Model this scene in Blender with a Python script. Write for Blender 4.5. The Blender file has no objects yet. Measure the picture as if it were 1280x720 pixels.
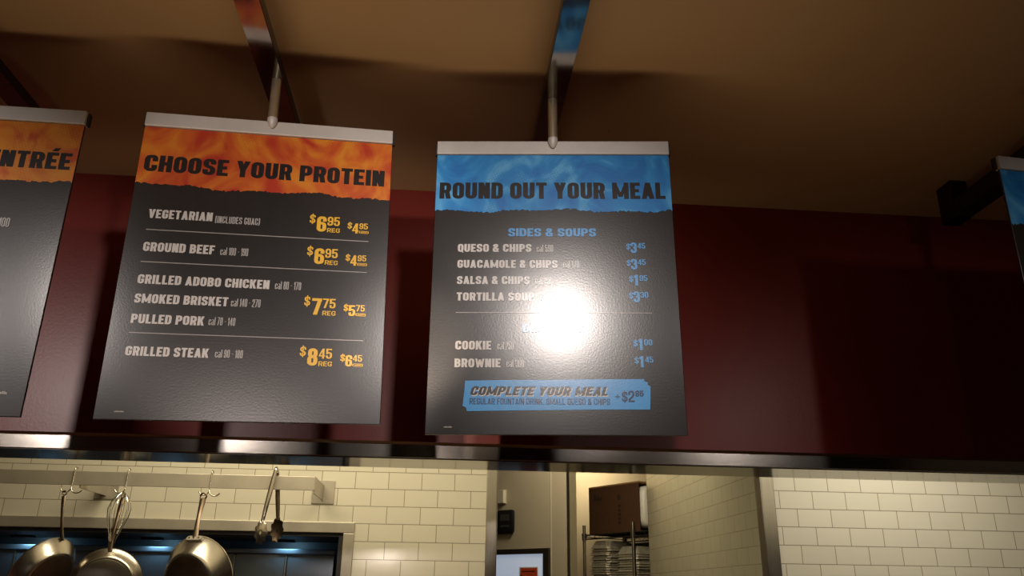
import bpy, bmesh, math, random
from mathutils import Vector, Matrix
random.seed(7)
S = bpy.context.scene
COL = S.collection
EYE = 1.6                                   # height of the camera above the floor

# ------------------------------------------------------------------ camera
cd = bpy.data.cameras.new('camera')
cam = bpy.data.objects.new('camera', cd); COL.objects.link(cam)
cd.sensor_width = 36.0; cd.lens = 36.0 * 1007.03 / 1280.0; cd.clip_start = .02
R = ((0.9962758550346544, -0.08522929712311537, 0.01305325962615902),
     (0.04244057188054536, 0.35295282855044385, -0.9346780722134724),
     (0.0750547702242866, 0.9317511833800591, 0.3552555611618752))
cam.matrix_world = Matrix(((R[0][0], -R[1][0], -R[2][0], 0), (R[0][1], -R[1][1], -R[2][1], 0),
                           (R[0][2], -R[1][2], -R[2][2], EYE), (0, 0, 0, 1)))
S.camera = cam
S.view_settings.view_transform = 'Standard'; S.view_settings.look = 'None'
S.view_settings.gamma = 1; S.view_settings.use_curve_mapping = False
S.view_settings.exposure = 0.0

# ------------------------------------------------------------------ light
w = bpy.data.worlds.new('world'); S.world = w; w.use_nodes = True
w.node_tree.nodes['Background'].inputs[0].default_value = (1.0, .72, .46, 1)
w.node_tree.nodes['Background'].inputs[1].default_value = .022

def light(name, kind, loc, power, color, **kw):
    d = bpy.data.lights.new(name, kind); d.energy = power; d.color = color
    o = bpy.data.objects.new(name, d); COL.objects.link(o); o.location = (loc[0], loc[1], loc[2] + EYE)
    aim = kw.pop('aim', None)
    for k, v in kw.items(): setattr(d, k, v)
    if aim is not None:
        o.rotation_euler = (Vector(aim) - Vector(loc)).to_track_quat('-Z', 'Y').to_euler()
    return o

WARM = (1.0, .78, .56)
# spot lamps of the dining side, one in front of every menu board
for x, p, aimx, aimz, cone, blend in ((-1.93, 56, -1.70, .42, 70, .85), (-1.20, 26, -1.26, .42, 66, .85), 
                                 (.186, 38, .12, .50, 70, 1.0), (.80, 2, .95, .42, 66, .85), (1.57, 9, 1.62, .42, 66, .85)):
    light('board_spot', 'SPOT', (x, .41, .985 if 0 < x < .3 else .95), p, (1.0, .89, .83), aim=(aimx, 1.75, aimz),
          spot_size=math.radians(cone), spot_blend=blend, shadow_soft_size=.03)
light('board_fill_spot', 'SPOT', (-.60, -1.2, .52), 120, (1.0, .84, .76), aim=(-.40, 1.7, .72), spot_size=math.radians(21), spot_blend=.6, shadow_soft_size=.04)  # added behind the camera to light the protein board without a highlight
light('gap_fill_spot', 'SPOT', (-.90, -1.2, .50), 190, (1.0, .80, .62), aim=(.10, 2.44, .53), spot_size=math.radians(6.0), spot_blend=.7, shadow_soft_size=.03)  # added narrow spot, only brightens the wall patch seen past the board gap
# light bar of the serving counter below the frame, thrown up on the ceiling
u = light('counter_light_bar', 'AREA', (-.1, 1.452, -.06), 2.0, (1.0, .72, .43), shape='RECTANGLE', size=1.7, size_y=.07, spread=math.radians(120))
u.rotation_euler = (math.radians(180), 0, 0)
# kitchen ceiling lights
light('kitchen_light', 'AREA', (-.55, 3.0, 1.15), 19, (1.0, .86, .60), shape='RECTANGLE', size=1.6, size_y=.3, aim=(-.5, 3.5, 0))
light('kitchen_light', 'AREA', (1.95, 3.0, .95), 8.5, (1.0, .91, .72), shape='RECTANGLE', size=.6, size_y=.3, aim=(1.95, 3.3, 0))
light('passage_light', 'AREA', (.75, 4.3, 1.15), 8, (1.0, .86, .6), shape='RECTANGLE', size=.3, size_y=.3, aim=(1.15, 5.5, .3))
light('passage_light', 'AREA', (1.12, 5.25, 1.25), 3, (1.0, .86, .6), shape='RECTANGLE', size=.3, size_y=.3, aim=(1.12, 5.6, 0))  # second lamp added to brighten the foil trays and box liner
light('store_light', 'AREA', (1.25, 6.5, 1.32), 5, (1.0, .80, .5), shape='RECTANGLE', size=.4, size_y=.2, aim=(1.2, 7.2, 1.05), spread=math.radians(95))

# ------------------------------------------------------------------ materials
def mat(name, col, rough=.5, metal=0.0, var=.06, vscale=6.0, bump=0.0, bscale=60.0, coat=0.0, coat_r=.1, spec=.5, stretch=None, aniso=0.0, emit=None):
    m = bpy.data.materials.new(name); m.use_nodes = True
    nt = m.node_tree; b = nt.nodes['Principled BSDF']; L = nt.links
    tc = nt.nodes.new('ShaderNodeTexCoord'); src = tc.outputs['Object']
    if stretch:
        mp = nt.nodes.new('ShaderNodeMapping'); mp.inputs['Scale'].default_value = stretch
        L.new(src, mp.inputs[0]); src = mp.outputs[0]
    n = nt.nodes.new('ShaderNodeTexNoise'); n.inputs['Scale'].default_value = vscale; n.inputs['Detail'].default_value = 4
    L.new(src, n.inputs['Vector'])
    r = nt.nodes.new('ShaderNodeValToRGB')
    r.color_ramp.elements[0].position = .3; r.color_ramp.elements[1].position = .7
    r.color_ramp.elements[0].color = tuple(c * (1 - var) for c in col) + (1,)
    r.color_ramp.elements[1].color = tuple(min(1, c * (1 + var)) for c in col) + (1,)
    L.new(n.outputs[0], r.inputs[0]); L.new(r.outputs[0], b.inputs['Base Color'])
    b.inputs['Roughness'].default_value = rough; b.inputs['Metallic'].default_value = metal
    b.inputs['Coat Weight'].default_value = coat; b.inputs['Coat Roughness'].default_value = coat_r; b.inputs['Coat IOR'].default_value = 1.8
    b.inputs['Specular IOR Level'].default_value = spec; b.inputs['Anisotropic'].default_value = aniso
    if emit:
        b.inputs['Emission Color'].default_value = tuple(emit[0]) + (1,); b.inputs['Emission Strength'].default_value = emit[1]
    if bump:
        n2 = nt.nodes.new('ShaderNodeTexNoise'); n2.inputs['Scale'].default_value = bscale; n2.inputs['Detail'].default_value = 3
        L.new(src, n2.inputs['Vector'])
        bp = nt.nodes.new('ShaderNodeBump'); bp.inputs['Strength'].default_value = bump; bp.inputs['Distance'].default_value = .002
        L.new(n2.outputs[0], bp.inputs['Height']); L.new(bp.outputs[0], b.inputs['Normal'])
        L.new(bp.outputs[0], b.inputs['Coat Normal'])
    return m

def tile_mat(name, offx, offz, horiz='X', tint=(.74, .70, .56)):
    """glazed 3 x 6 inch subway tiles in running bond"""
    m = bpy.data.materials.new(name); m.use_nodes = True
    nt = m.node_tree; b = nt.nodes['Principled BSDF']; L = nt.links
    tc = nt.nodes.new('ShaderNodeTexCoord')
    sp = nt.nodes.new('ShaderNodeSeparateXYZ'); L.new(tc.outputs['Object'], sp.inputs[0])
    cb = nt.nodes.new('ShaderNodeCombineXYZ'); L.new(sp.outputs[horiz], cb.inputs[0]); L.new(sp.outputs['Z'], cb.inputs[1])
    mp = nt.nodes.new('ShaderNodeMapping'); mp.inputs['Location'].default_value = (offx, offz, 0); L.new(cb.outputs[0], mp.inputs[0])
    br = nt.nodes.new('ShaderNodeTexBrick'); L.new(mp.outputs[0], br.inputs[0])
    br.offset = .5; br.squash = 1
    br.inputs['Scale'].default_value = 1; br.inputs['Brick Width'].default_value = .1545; br.inputs['Row Height'].default_value = .0781
    br.inputs['Mortar Size'].default_value = .0016; br.inputs['Mortar Smooth'].default_value = .15; br.inputs['Bias'].default_value = 0
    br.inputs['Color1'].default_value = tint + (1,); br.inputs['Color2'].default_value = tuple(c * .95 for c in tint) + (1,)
    br.inputs['Mortar'].default_value = (.30, .26, .18, 1)
    L.new(br.outputs[0], b.inputs['Base Color'])
    b.inputs['Roughness'].default_value = .16
    inv = nt.nodes.new('ShaderNodeMath'); inv.operation = 'SUBTRACT'; inv.inputs[0].default_value = 1; L.new(br.outputs['Fac'], inv.inputs[1])
    n = nt.nodes.new('ShaderNodeTexNoise'); n.inputs['Scale'].default_value = 9; L.new(cb.outputs[0], n.inputs['Vector'])
    ad = nt.nodes.new('ShaderNodeMath'); ad.operation = 'MULTIPLY_ADD'; ad.inputs[1].default_value = .5
    L.new(n.outputs[0], ad.inputs[0]); L.new(inv.outputs[0], ad.inputs[2])
    bp = nt.nodes.new('ShaderNodeBump'); bp.inputs['Strength'].default_value = .5; bp.inputs['Distance'].default_value = .0015
    L.new(ad.outputs[0], bp.inputs['Height']); L.new(bp.outputs[0], b.inputs['Normal'])
    return m

def header_mat(name, c1, c2, c3, seed):
    """printed header: swirls of colour under rows of halftone dots"""
    m = bpy.data.materials.new(name); m.use_nodes = True
    nt = m.node_tree; b = nt.nodes['Principled BSDF']; L = nt.links
    tc = nt.nodes.new('ShaderNodeTexCoord')
    mp = nt.nodes.new('ShaderNodeMapping'); mp.inputs['Location'].default_value = (seed, 0, seed * .7); L.new(tc.outputs['Object'], mp.inputs[0])
    n = nt.nodes.new('ShaderNodeTexNoise'); n.inputs['Scale'].default_value = 7; n.inputs['Detail'].default_value = 3; n.inputs['Distortion'].default_value = 2.2
    L.new(mp.outputs[0], n.inputs['Vector'])
    r = nt.nodes.new('ShaderNodeValToRGB'); e = r.color_ramp.elements
    e[0].position = .36; e[0].color = c1 + (1,); e[1].position = .52; e[1].color = c2 + (1,)
    x = e.new(.68); x.color = c3 + (1,)
    L.new(n.outputs[0], r.inputs[0])
    rot = nt.nodes.new('ShaderNodeMapping'); rot.inputs['Rotation'].default_value = (0, math.radians(24), 0); L.new(tc.outputs['Object'], rot.inputs[0])
    v = nt.nodes.new('ShaderNodeTexVoronoi'); v.inputs['Scale'].default_value = 165; v.inputs['Randomness'].default_value = .12
    L.new(rot.outputs[0], v.inputs['Vector'])
    n2 = nt.nodes.new('ShaderNodeTexNoise'); n2.inputs['Scale'].default_value = 9; n2.inputs['Distortion'].default_value = 1; L.new(mp.outputs[0], n2.inputs['Vector'])
    th = nt.nodes.new('ShaderNodeMapRange'); th.inputs[1].default_value = .45; th.inputs[2].default_value = .72; th.inputs[3].default_value = 0; th.inputs[4].default_value = .62
    L.new(n2.outputs[0], th.inputs[0])
    lt = nt.nodes.new('ShaderNodeMath'); lt.operation = 'LESS_THAN'; L.new(v.outputs['Distance'], lt.inputs[0]); L.new(th.outputs[0], lt.inputs[1])
    sc = nt.nodes.new('ShaderNodeMath'); sc.operation = 'MULTIPLY'; sc.inputs[1].default_value = .55; L.new(lt.outputs[0], sc.inputs[0])
    mx = nt.nodes.new('ShaderNodeMix'); mx.data_type = 'RGBA'
    L.new(sc.outputs[0], mx.inputs['Factor']); L.new(r.outputs[0], mx.inputs['A']); mx.inputs['B'].default_value = c1 + (1,)
    L.new(mx.outputs['Result'], b.inputs['Base Color'])
    b.inputs['Roughness'].default_value = .42
    return m

M = {}
M['red'] = mat('red_wall_paint', (.225, .022, .014), .36, var=.08, vscale=3, bump=.12, bscale=140)
M['ceil'] = mat('tan_ceiling_paint', (.55, .37, .20), .85, var=.05, vscale=2, bump=.1, bscale=90)
M['steel'] = mat('brushed_steel', (.40, .37, .33), .20, 1, .1, 5, stretch=(1, 1, 40), bump=.04, bscale=30)
M['soffit'] = mat('polished_steel_soffit', (.40, .38, .34), .10, 1, .06, 5)
M['steel_v'] = mat('brushed_steel_upright', (.55, .52, .46), .28, 1, .1, 6, stretch=(40, 40, 1))
M['frame'] = mat('satin_steel_frame', (.50, .46, .38), .42, .55, .1, 8)
M['beam'] = mat('mirror_beam_plate', (.40, .36, .32), .12, 1, .1, 20)
M['beamside'] = mat('gloss_black_beam', (.010, .008, .007), .3, 0, .2, 20)
M['alu'] = mat('satin_aluminium_rail', (.60, .58, .55), .55, .25, .04, 30)
M['pole'] = mat('steel_pole', (.62, .58, .46), .35, .9, .06, 30)
M['poster'] = mat('charcoal_poster', (.013, .012, .0125), .42, 0, .15, 40, bump=.06, bscale=240, coat=1, coat_r=.26, spec=.08)
M['edge'] = mat('dark_panel_edge', (.02, .015, .014), .6, 0, .1, 40)
M['orange'] = header_mat('orange_print', (.46, .035, .010), (.60, .13, .012), (.68, .25, .016), 2.3)
M['amber'] = header_mat('amber_print', (.50, .07, .010), (.64, .20, .012), (.68, .25, .014), 5.1)
M['blue'] = header_mat('blue_print', (.012, .17, .52), (.02, .25, .62), (.10, .40, .74), 8.4)
M['ink'] = mat('black_ink', (.010, .010, .013), .42, 0, .1, 60, bump=.06, bscale=240, coat=1, coat_r=.26, spec=.08)
M['white'] = mat('pale_ink', (.62, .60, .58), .42, 0, .05, 60, bump=.06, bscale=240, coat=1, coat_r=.26, spec=.08)
M['grey'] = mat('grey_ink', (.46, .45, .44), .42, 0, .05, 60, bump=.06, bscale=240, coat=1, coat_r=.26, spec=.08)
M['yellow'] = mat('yellow_ink', (.86, .50, .04), .42, 0, .05, 60, bump=.06, bscale=240, coat=1, coat_r=.26, spec=.08)
M['sky'] = mat('blue_ink', (.06, .34, .78), .42, 0, .05, 60, bump=.06, bscale=240, coat=1, coat_r=.26, spec=.08)
M['navy'] = mat('navy_ink', (.012, .03, .09), .42, 0, .05, 60, bump=.06, bscale=240, coat=1, coat_r=.26, spec=.08)
M['rule'] = mat('grey_rule_ink', (.36, .34, .34), .42, 0, .05, 60, bump=.06, bscale=240, coat=1, coat_r=.26, spec=.08)
M['tileA'] = tile_mat('cream_subway_tile', .408 - .07725 + .1545 * 24, -(.4498 + EYE) + .0781 * 30, 'X')
M['tileB'] = tile_mat('pale_subway_tile', -1.511 - .07725 + .1545 * 40, -(.3743 + EYE) + .0781 * 30, 'X', (.78, .74, .63))
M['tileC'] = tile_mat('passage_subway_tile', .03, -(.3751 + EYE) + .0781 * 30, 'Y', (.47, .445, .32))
M['beige'] = mat('beige_wall_paint', (.52, .46, .34), .6, 0, .04, 3)
M['floor'] = mat('quarry_tile_floor', (.16, .06, .04), .5, 0, .2, 8)
M['black'] = mat('black_plastic', (.012, .012, .013), .35, 0, .1, 30)
M['dark'] = mat('dark_hood_lining', (.03, .03, .032), .45, .3, .1, 10)
M['hoodpanel'] = mat('hood_steel_panel', (.27, .31, .36), .34, .9, .08, 4)
M['doorframe'] = mat('dark_door_frame', (.022, .016, .012), .4, 0, .1, 10)
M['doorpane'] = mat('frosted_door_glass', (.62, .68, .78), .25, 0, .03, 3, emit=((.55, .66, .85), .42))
M['redsign'] = mat('red_paper_notice', (.62, .07, .02), .6, 0, .1, 20)
M['card'] = mat('brown_cardboard', (.085, .036, .014), .8, 0, .08, 14)
M['cardin'] = mat('cardboard_inside', (.36, .2, .08), .8, 0, .08, 14)
M['cardink'] = mat('cardboard_print', (.035, .018, .012), .8, 0, .1, 30)
M['bag'] = mat('white_plastic_liner', (.80, .78, .70), .3, 0, .06, 20, bump=.5, bscale=25)
M['foil'] = mat('aluminium_foil', (.66, .62, .52), .34, .5, .15, 40, bump=1.0, bscale=60)
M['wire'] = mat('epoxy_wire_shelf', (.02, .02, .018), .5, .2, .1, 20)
M['rackpost'] = mat('chrome_rack_post', (.42, .40, .36), .25, 1, .1, 20)
M['pansteel'] = mat('worn_pan_steel', (.60, .55, .46), .27, 1, .12, 9)
M['panbase'] = mat('scorched_pan_base', (.10, .06, .04), .4, .8, .35, 14)
M['iron'] = mat('dark_handle_steel', (.16, .12, .085), .38, 1, .15, 20)
M['chrome'] = mat('chrome_wire', (.72, .68, .6), .14, 1, .04, 30)
M['ivory'] = mat('ivory_plastic', (.62, .58, .48), .45, 0, .03, 30)
M['screen'] = mat('grey_lcd', (.05, .05, .048), .2, 0, .05, 30)
M['bluelamp'] = mat('cold_lamp_lens', (.6, .8, 1.0), .3, 0, .02, 10, emit=((.35, .72, 1.0), .5))

def speckle(m, scale, size):
    nt = m.node_tree; b = nt.nodes['Principled BSDF']; src = b.inputs['Base Color'].links[0].from_socket
    tc = nt.nodes.new('ShaderNodeTexCoord'); v = nt.nodes.new('ShaderNodeTexVoronoi'); v.inputs['Scale'].default_value = scale
    nt.links.new(tc.outputs['Object'], v.inputs['Vector'])
    n = nt.nodes.new('ShaderNodeTexNoise'); n.inputs['Scale'].default_value = 2.3; nt.links.new(tc.outputs['Object'], n.inputs['Vector'])
    g = nt.nodes.new('ShaderNodeMapRange'); g.inputs[1].default_value = .52; g.inputs[2].default_value = .64; g.inputs[3].default_value = 0; g.inputs[4].default_value = size
    nt.links.new(n.outputs[0], g.inputs[0])
    lt = nt.nodes.new('ShaderNodeMath'); lt.operation = 'LESS_THAN'; nt.links.new(v.outputs['Distance'], lt.inputs[0]); nt.links.new(g.outputs[0], lt.inputs[1])
    mx = nt.nodes.new('ShaderNodeMix'); mx.data_type = 'RGBA'; mx.inputs['B'].default_value = (.12, .06, .03, 1)
    nt.links.new(lt.outputs[0], mx.inputs['Factor']); nt.links.new(src, mx.inputs['A']); nt.links.new(mx.outputs['Result'], b.inputs['Base Color'])
speckle(M['ceil'], 14, .055)

# ------------------------------------------------------------------ helpers
def P(x, y, z): return Vector((x, y, z + EYE))

def obj(name, bm, m, parent=None, smooth=False, loc=None, rot=None):
    me = bpy.data.meshes.new(name); bm.normal_update(); bm.to_mesh(me); bm.free()
    if smooth:
        for p in me.polygons: p.use_smooth = True
        try: me.set_sharp_from_angle(angle=math.radians(38))
        except Exception: pass
    o = bpy.data.objects.new(name, me); COL.objects.link(o); me.materials.append(m)
    if parent: o.parent = parent
    if loc is not None: o.location = loc
    if rot is not None: o.rotation_euler = rot
    return o

def thing(name, label, cat, loc, rot=None, group=None):
    o = bpy.data.objects.new(name, None); COL.objects.link(o); o.empty_display_size = .05
    o.location = loc
    if rot is not None: o.rotation_euler = rot
    return tag(o, label, cat, group)

def tag(o, label, cat, group=None):
    o['label'] = label; o['category'] = cat
    if group: o['group'] = group
    return o

def struct(o):
    o['kind'] = 'structure'; return o

def box(bm, x0, x1, y0, y1, z0, z1, bev=0.0, mtx=None):
    r = bmesh.ops.create_cube(bm, size=1)
    vs = r['verts']
    for v in vs:
        v.co = Vector(((x0 + x1) / 2 + v.co.x * (x1 - x0), (y0 + y1) / 2 + v.co.y * (y1 - y0), (z0 + z1) / 2 + v.co.z * (z1 - z0)))
    if bev:
        es = list({e for v in vs for e in v.link_edges})
        q = bmesh.ops.bevel(bm, geom=es, offset=bev, segments=2, affect='EDGES', profile=.5)
        vs = list({v for f in q['faces'] for v in f.verts} | {v for v in vs if v.is_valid})
    if mtx is not None:
        for v in vs: v.co = mtx @ v.co
    return vs

def BM(): return bmesh.new()
def boxbm(*a, **k):
    b = BM(); box(b, *a, **k); return b

def tube(bm, pts, r, n=10, cap=True, radii=None, flat=None):
    """sweep a circle (or a flat oval) along points"""
    pts = [Vector(p) for p in pts]; rings = []
    up = Vector((0, 0, 1))
    prev = None
    for i, p in enumerate(pts):
        t = (pts[min(i + 1, len(pts) - 1)] - pts[max(i - 1, 0)]).normalized()
        if prev is None:
            a = t.cross(up if abs(t.z) < .9 else Vector((1, 0, 0))).normalized()
        else:
            a = (prev - t * prev.dot(t)).normalized()
        prev = a; b = t.cross(a)
        rr = radii[i] if radii else r
        rings.append([bm.verts.new(p + (a * math.cos(2 * math.pi * k / n) * (flat or 1) + b * math.sin(2 * math.pi * k / n)) * rr) for k in range(n)])
    for i in range(len(rings) - 1):
        for k in range(n):
            bm.faces.new((rings[i][k], rings[i][(k + 1) % n], rings[i + 1][(k + 1) % n], rings[i + 1][k]))
    if cap:
        bm.faces.new(rings[0][::-1]); bm.faces.new(rings[-1])

def lathe(bm, prof, n=48, mtx=None):
    """revolve (r, z) about z; closed profile ends on the axis when r = 0"""
    rings = []
    for r, z in prof:
        if r < 1e-6: rings.append([bm.verts.new((0, 0, z))])
        else: rings.append([bm.verts.new((r * math.cos(2 * math.pi * k / n), r * math.sin(2 * math.pi * k / n), z)) for k in range(n)])
    for a, b in zip(rings, rings[1:]):
        for k in range(n):
            k2 = (k + 1) % n
            if len(a) == 1 and len(b) == 1: continue
            if len(a) == 1: bm.faces.new((a[0], b[k2], b[k]))
            elif len(b) == 1: bm.faces.new((a[k], a[k2], b[0]))
            else: bm.faces.new((a[k], a[k2], b[k2], b[k]))
    if mtx is not None:
        for ring in rings:
            for v in ring: v.co = mtx @ v.co

def prism(bm, pts, y0, y1):
    """polygon in x, z given thickness along y (front at y0)"""
    a = [bm.verts.new((x, y0, z)) for x, z in pts]; b = [bm.verts.new((x, y1, z)) for x, z in pts]
    n = len(pts)
    f = bm.faces.new(a); g = bm.faces.new(b[::-1])
    for i in range(n): bm.faces.new((a[i], b[i], b[(i + 1) % n], a[(i + 1) % n]))
    bmesh.ops.triangulate(bm, faces=[f, g])

# ------------------------------------------------------------------ lettering: a heavy condensed sans drawn from strokes
def fillet(pts, rad, closed=False, seg=4):
    n = len(pts); out = []
    for i, p in enumerate(pts):
        if not closed and i in (0, n - 1): out.append(p); continue
        a = Vector(pts[i - 1]); b = Vector(p); c = Vector(pts[(i + 1) % n])
        u = a - b; v = c - b
        d = min(rad, u.length * .5, v.length * .5)
        if d < 1e-6: out.append(p); continue
        p0 = b + u.normalized() * d; p1 = b + v.normalized() * d
        for k in range(seg + 1):
            t = k / seg
            q = p0 * (1 - t) ** 2 + b * 2 * t * (1 - t) + p1 * t * t
            out.append((q.x, q.y))
    res = [out[0]]
    for q in out[1:]:
        if (Vector(q) - Vector(res[-1])).length > 1e-6: res.append(q)
    if closed and (Vector(res[0]) - Vector(res[-1])).length < 1e-6: res.pop()
    return res

class Pen:
    def __init__(self, bm, ox, oz, w, h, s, shear, y):
        self.__dict__.update(bm=bm, ox=ox, oz=oz, w=w, h=h, s=s, shear=shear, y=y); self.hs = min(s * .74, h * .19); self.lift = 0.0
    def vert(self, x, z): return self.bm.verts.new((self.ox + x + z * self.shear, self.y - self.lift, self.oz + z))
    def poly(self, pts):
        self.lift += 4e-6                    # strokes lie a hair apart where they cross
        try:
            f = self.bm.faces.new([self.vert(*p) for p in pts])
            if f.calc_area() < 1e-12: return
            f.normal_update()
            if f.normal.y > 0: f.normal_flip()
        except ValueError: pass
    def R(self, x0, z0, x1, z1):      # filled rectangle in fractions of the letter box
        self.poly([(x0, z0), (x1, z0), (x1, z1), (x0, z1)])
    def D(self, x0, z0, x1, z1, t):   # slanted bar cut level at both ends; x = left edge
        self.poly([(x0, z0), (x0 + t, z0), (x1 + t, z1), (x1, z1)])
    def P(self, pts, closed=False, rad=None, cap=False):
        s, w, h = self.s, self.w, self.h; sv = self.hs
        q = [(s / 2 + x * (w - s), sv / 2 + z * (h - sv)) for x, z in pts]
        q = fillet(q, (w - s) * .55 if rad is None else rad, closed)
        n = len(q); L = []; Rr = []
        for i in range(n):
            b = Vector(q[i])
            a = Vector(q[i - 1]) if (closed or i > 0) else None
            c = Vector(q[(i + 1) % n]) if (closed or i < n - 1) else None
            def nrm(u, v):
                t = (v - u).normalized(); return Vector((-t.y, t.x))
            if a is None: m = nrm(b, c); k = 1
            elif c is None: m = nrm(a, b); k = 1
            else:
                n1 = nrm(a, b); n2 = nrm(b, c); m = (n1 + n2)
                if m.length < 1e-6: m = n1
                m.normalize(); k = 1 / max(.5, m.dot(n1))
            th = Vector((m.x * s / 2, m.y * sv / 2)) * k
            L.append(b + th); Rr.append(b - th)
        for i in range(n if closed else n - 1):
            j = (i + 1) % n
            self.poly([L[i], L[j], Rr[j], Rr[i]])

def glyph(ch, p):
    w, h, s, v = p.w, p.h, p.s, p.hs
    mid = h * .5
    stem = lambda x=0: p.R(x, 0, x + s, h)
    if ch in 'O0D':
        if ch == 'D': stem(); p.P([(0, 1), (1, 1), (1, 0), (0, 0)])
        else: p.P([(0, 0), (1, 0), (1, 1), (0, 1)], True)
    elif ch == 'Q': glyph('O', p); p.D(w * .55, h * .22, w * .78, -h * .08, s * .6)
    elif ch == 'C': p.P([(1, .64), (1, 1), (0, 1), (0, 0), (1, 0), (1, .36)])
    elif ch == 'G': p.P([(1, .68), (1, 1), (0, 1), (0, 0), (1, 0), (1, .42)]); p.R(w * .52, h * .36, w, h * .36 + v)
    elif ch in 'S5' and ch == 'S': p.P([(1, .70), (1, 1), (0, 1), (0, .55), (1, .45), (1, 0), (0, 0), (0, .30)])
    elif ch == 'U': p.P([(0, 1.0), (0, 0), (1, 0), (1, 1.0)]); p.R(0, h - v, s, h); p.R(w - s, h - v, w, h)
    elif ch == 'J': p.P([(1, 1), (1, 0), (0, 0), (0, .3)])
    elif ch in 'EFLÉ':
        stem()
        if ch != 'L': p.R(0, h - v, w, h); p.R(0, mid - v / 2, w * .88, mid + v / 2)
        if ch != 'F': p.R(0, 0, w, v)
        if ch == 'É': p.D(w * .34, h * 1.08, w * .58, h * 1.27, s)
    elif ch == 'I': stem()
    elif ch == 'H': stem(); stem(w - s); p.R(0, mid - v / 2, w, mid + v / 2)
    elif ch == 'T': p.R((w - s) / 2, 0, (w + s) / 2, h); p.R(0, h - v, w, h)
    elif ch in 'PRB':
        stem()
        if ch == 'B':
            p.P([(0, 1), (.94, 1), (.94, .52), (0, .52)]); p.P([(0, .52), (1, .52), (1, 0), (0, 0)])
        else:
            p.P([(0, 1), (1, 1), (1, .44), (0, .44)])
            if ch == 'R': p.D(w - s * 1.02, 0, w * .42, mid, s)
    elif ch == 'N': stem(); stem(w - s); p.D(0, h, w - s * 1.05, 0, s * 1.05)
    elif ch == 'M':
        stem(); stem(w - s); t = s * .8; p.D(0, h, (w - t) / 2, h * .12, t); p.D(w - t, h, (w - t) / 2, h * .12, t)
    elif ch == 'W':
        t = s * .82; p.D(0, h, w * .25 - t * .3, 0, t); p.D((w - t) / 2, h * .9, w * .25 - t * .3, 0, t)
        p.D((w - t) / 2, h * .9, w * .75 - t * .7, 0, t); p.D(w - t, h, w * .75 - t * .7, 0, t)
    elif ch == 'A':
        p.D(0, 0, (w - s) / 2, h, s); p.D(w - s, 0, (w - s) / 2, h, s); p.R(w * .25, h * .18, w * .75, h * .18 + v * .9)
    elif ch == 'V': p.D(0, h, (w - s) / 2, 0, s); p.D(w - s, h, (w - s) / 2, 0, s)
    elif ch == 'Y': p.R((w - s) / 2, 0, (w + s) / 2, h * .46); p.D(0, h, (w - s) / 2, h * .4, s); p.D(w - s, h, (w - s) / 2, h * .4, s)
    elif ch == 'K': stem(); p.D(w - s * 1.05, h, s * .55, h * .38, s); p.D(w - s * 1.0, 0, w * .28, h * .62, s)
    elif ch == 'X': p.D(0, 0, w - s, h, s); p.D(w - s, 0, 0, h, s)
    elif ch == '1': p.R(w - s, 0, w, h); p.D(w * .0, h * .70, w - s, h * .86, s * .6); p.R(w - s * 1.5, h * .78, w, h * .92)
    elif ch == '2': p.P([(0, .66), (0, 1), (1, 1), (1, .56), (0, .16), (0, 0)]); p.R(0, 0, w, v)
    elif ch == '3': p.P([(0, .70), (0, 1), (1, 1), (1, .52), (.35, .52)]); p.P([(.35, .52), (1, .52), (1, 0), (0, 0), (0, .30)])
    elif ch == '4': p.R(w * .86 - s, 0, w * .86, h); p.R(0, h * .20, w, h * .20 + v * .85); p.D(0, h * .30, w * .86 - s, h, s * .75)
    elif ch == '5': p.P([(0, .30), (0, 0), (1, 0), (1, .60), (0, .60)]); p.R(0, h * .45, s, h); p.R(0, h - v, w * .95, h)
    elif ch == '6': p.P([(1, .70), (1, 1), (0, 1), (0, 0), (1, 0), (1, .56), (0, .56)])
    elif ch == '9': p.P([(0, .30), (0, 0), (1, 0), (1, 1), (0, 1), (0, .44), (1, .44)])
    elif ch == '7': p.R(0, h - v, w, h); p.D(w * .18, 0, w - s, h - v * .5, s)
    elif ch == '8': p.P([(.05, .52), (.95, .52), (.95, 1), (.05, 1)], True); p.P([(0, 0), (1, 0), (1, .52), (0, .52)], True)
    elif ch == '$':
        q = Pen(p.bm, p.ox + p.shear * h * .08, p.oz + h * .08, w, h * .84, s * .85, p.shear, p.y); glyph('S', q)
        p.R(w / 2 - s * .28, -h * .04, w / 2 + s * .28, h * 1.04)
    elif ch == '&':
        t = s * .8
        p.P([(.1, .72), (.1, 1), (.78, 1), (.78, .70), (.1, .48), (0, .4), (0, 0), (.8, 0), (.92, .45)], rad=(w - s) * .3)
        p.D(w - t * 1.05, 0, w * .12, h * .78, t)
    elif ch == '(': p.P([(1, 1.1), (.2, .9), (.2, .1), (1, -.1)])
    elif ch == ')': p.P([(0, 1.1), (.8, .9), (.8, .1), (0, -.1)])
    elif ch == '-': p.R(0, mid - v * .35, w, mid + v * .35)
    elif ch == '+': p.R(0, mid - v * .4, w, mid + v * .4); p.R(w / 2 - v * .4, mid - w / 2, w / 2 + v * .4, mid + w / 2)
    elif ch == '.': p.R(0, 0, s, v)
    elif ch == 'c': q = Pen(p.bm, p.ox, p.oz, w, h * .7, s, p.shear, p.y); q.P([(1, .66), (1, 1), (0, 1), (0, 0), (1, 0), (1, .34)])
    elif ch == 'a':
        q = Pen(p.bm, p.ox, p.oz, w, h * .7, s, p.shear, p.y); q.P([(0, 1), (1, 1), (1, 0), (0, 0), (0, .52), (1, .52)]); q.R(w - s, 0, w, h * .55)
    elif ch == 'l': stem()

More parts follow.
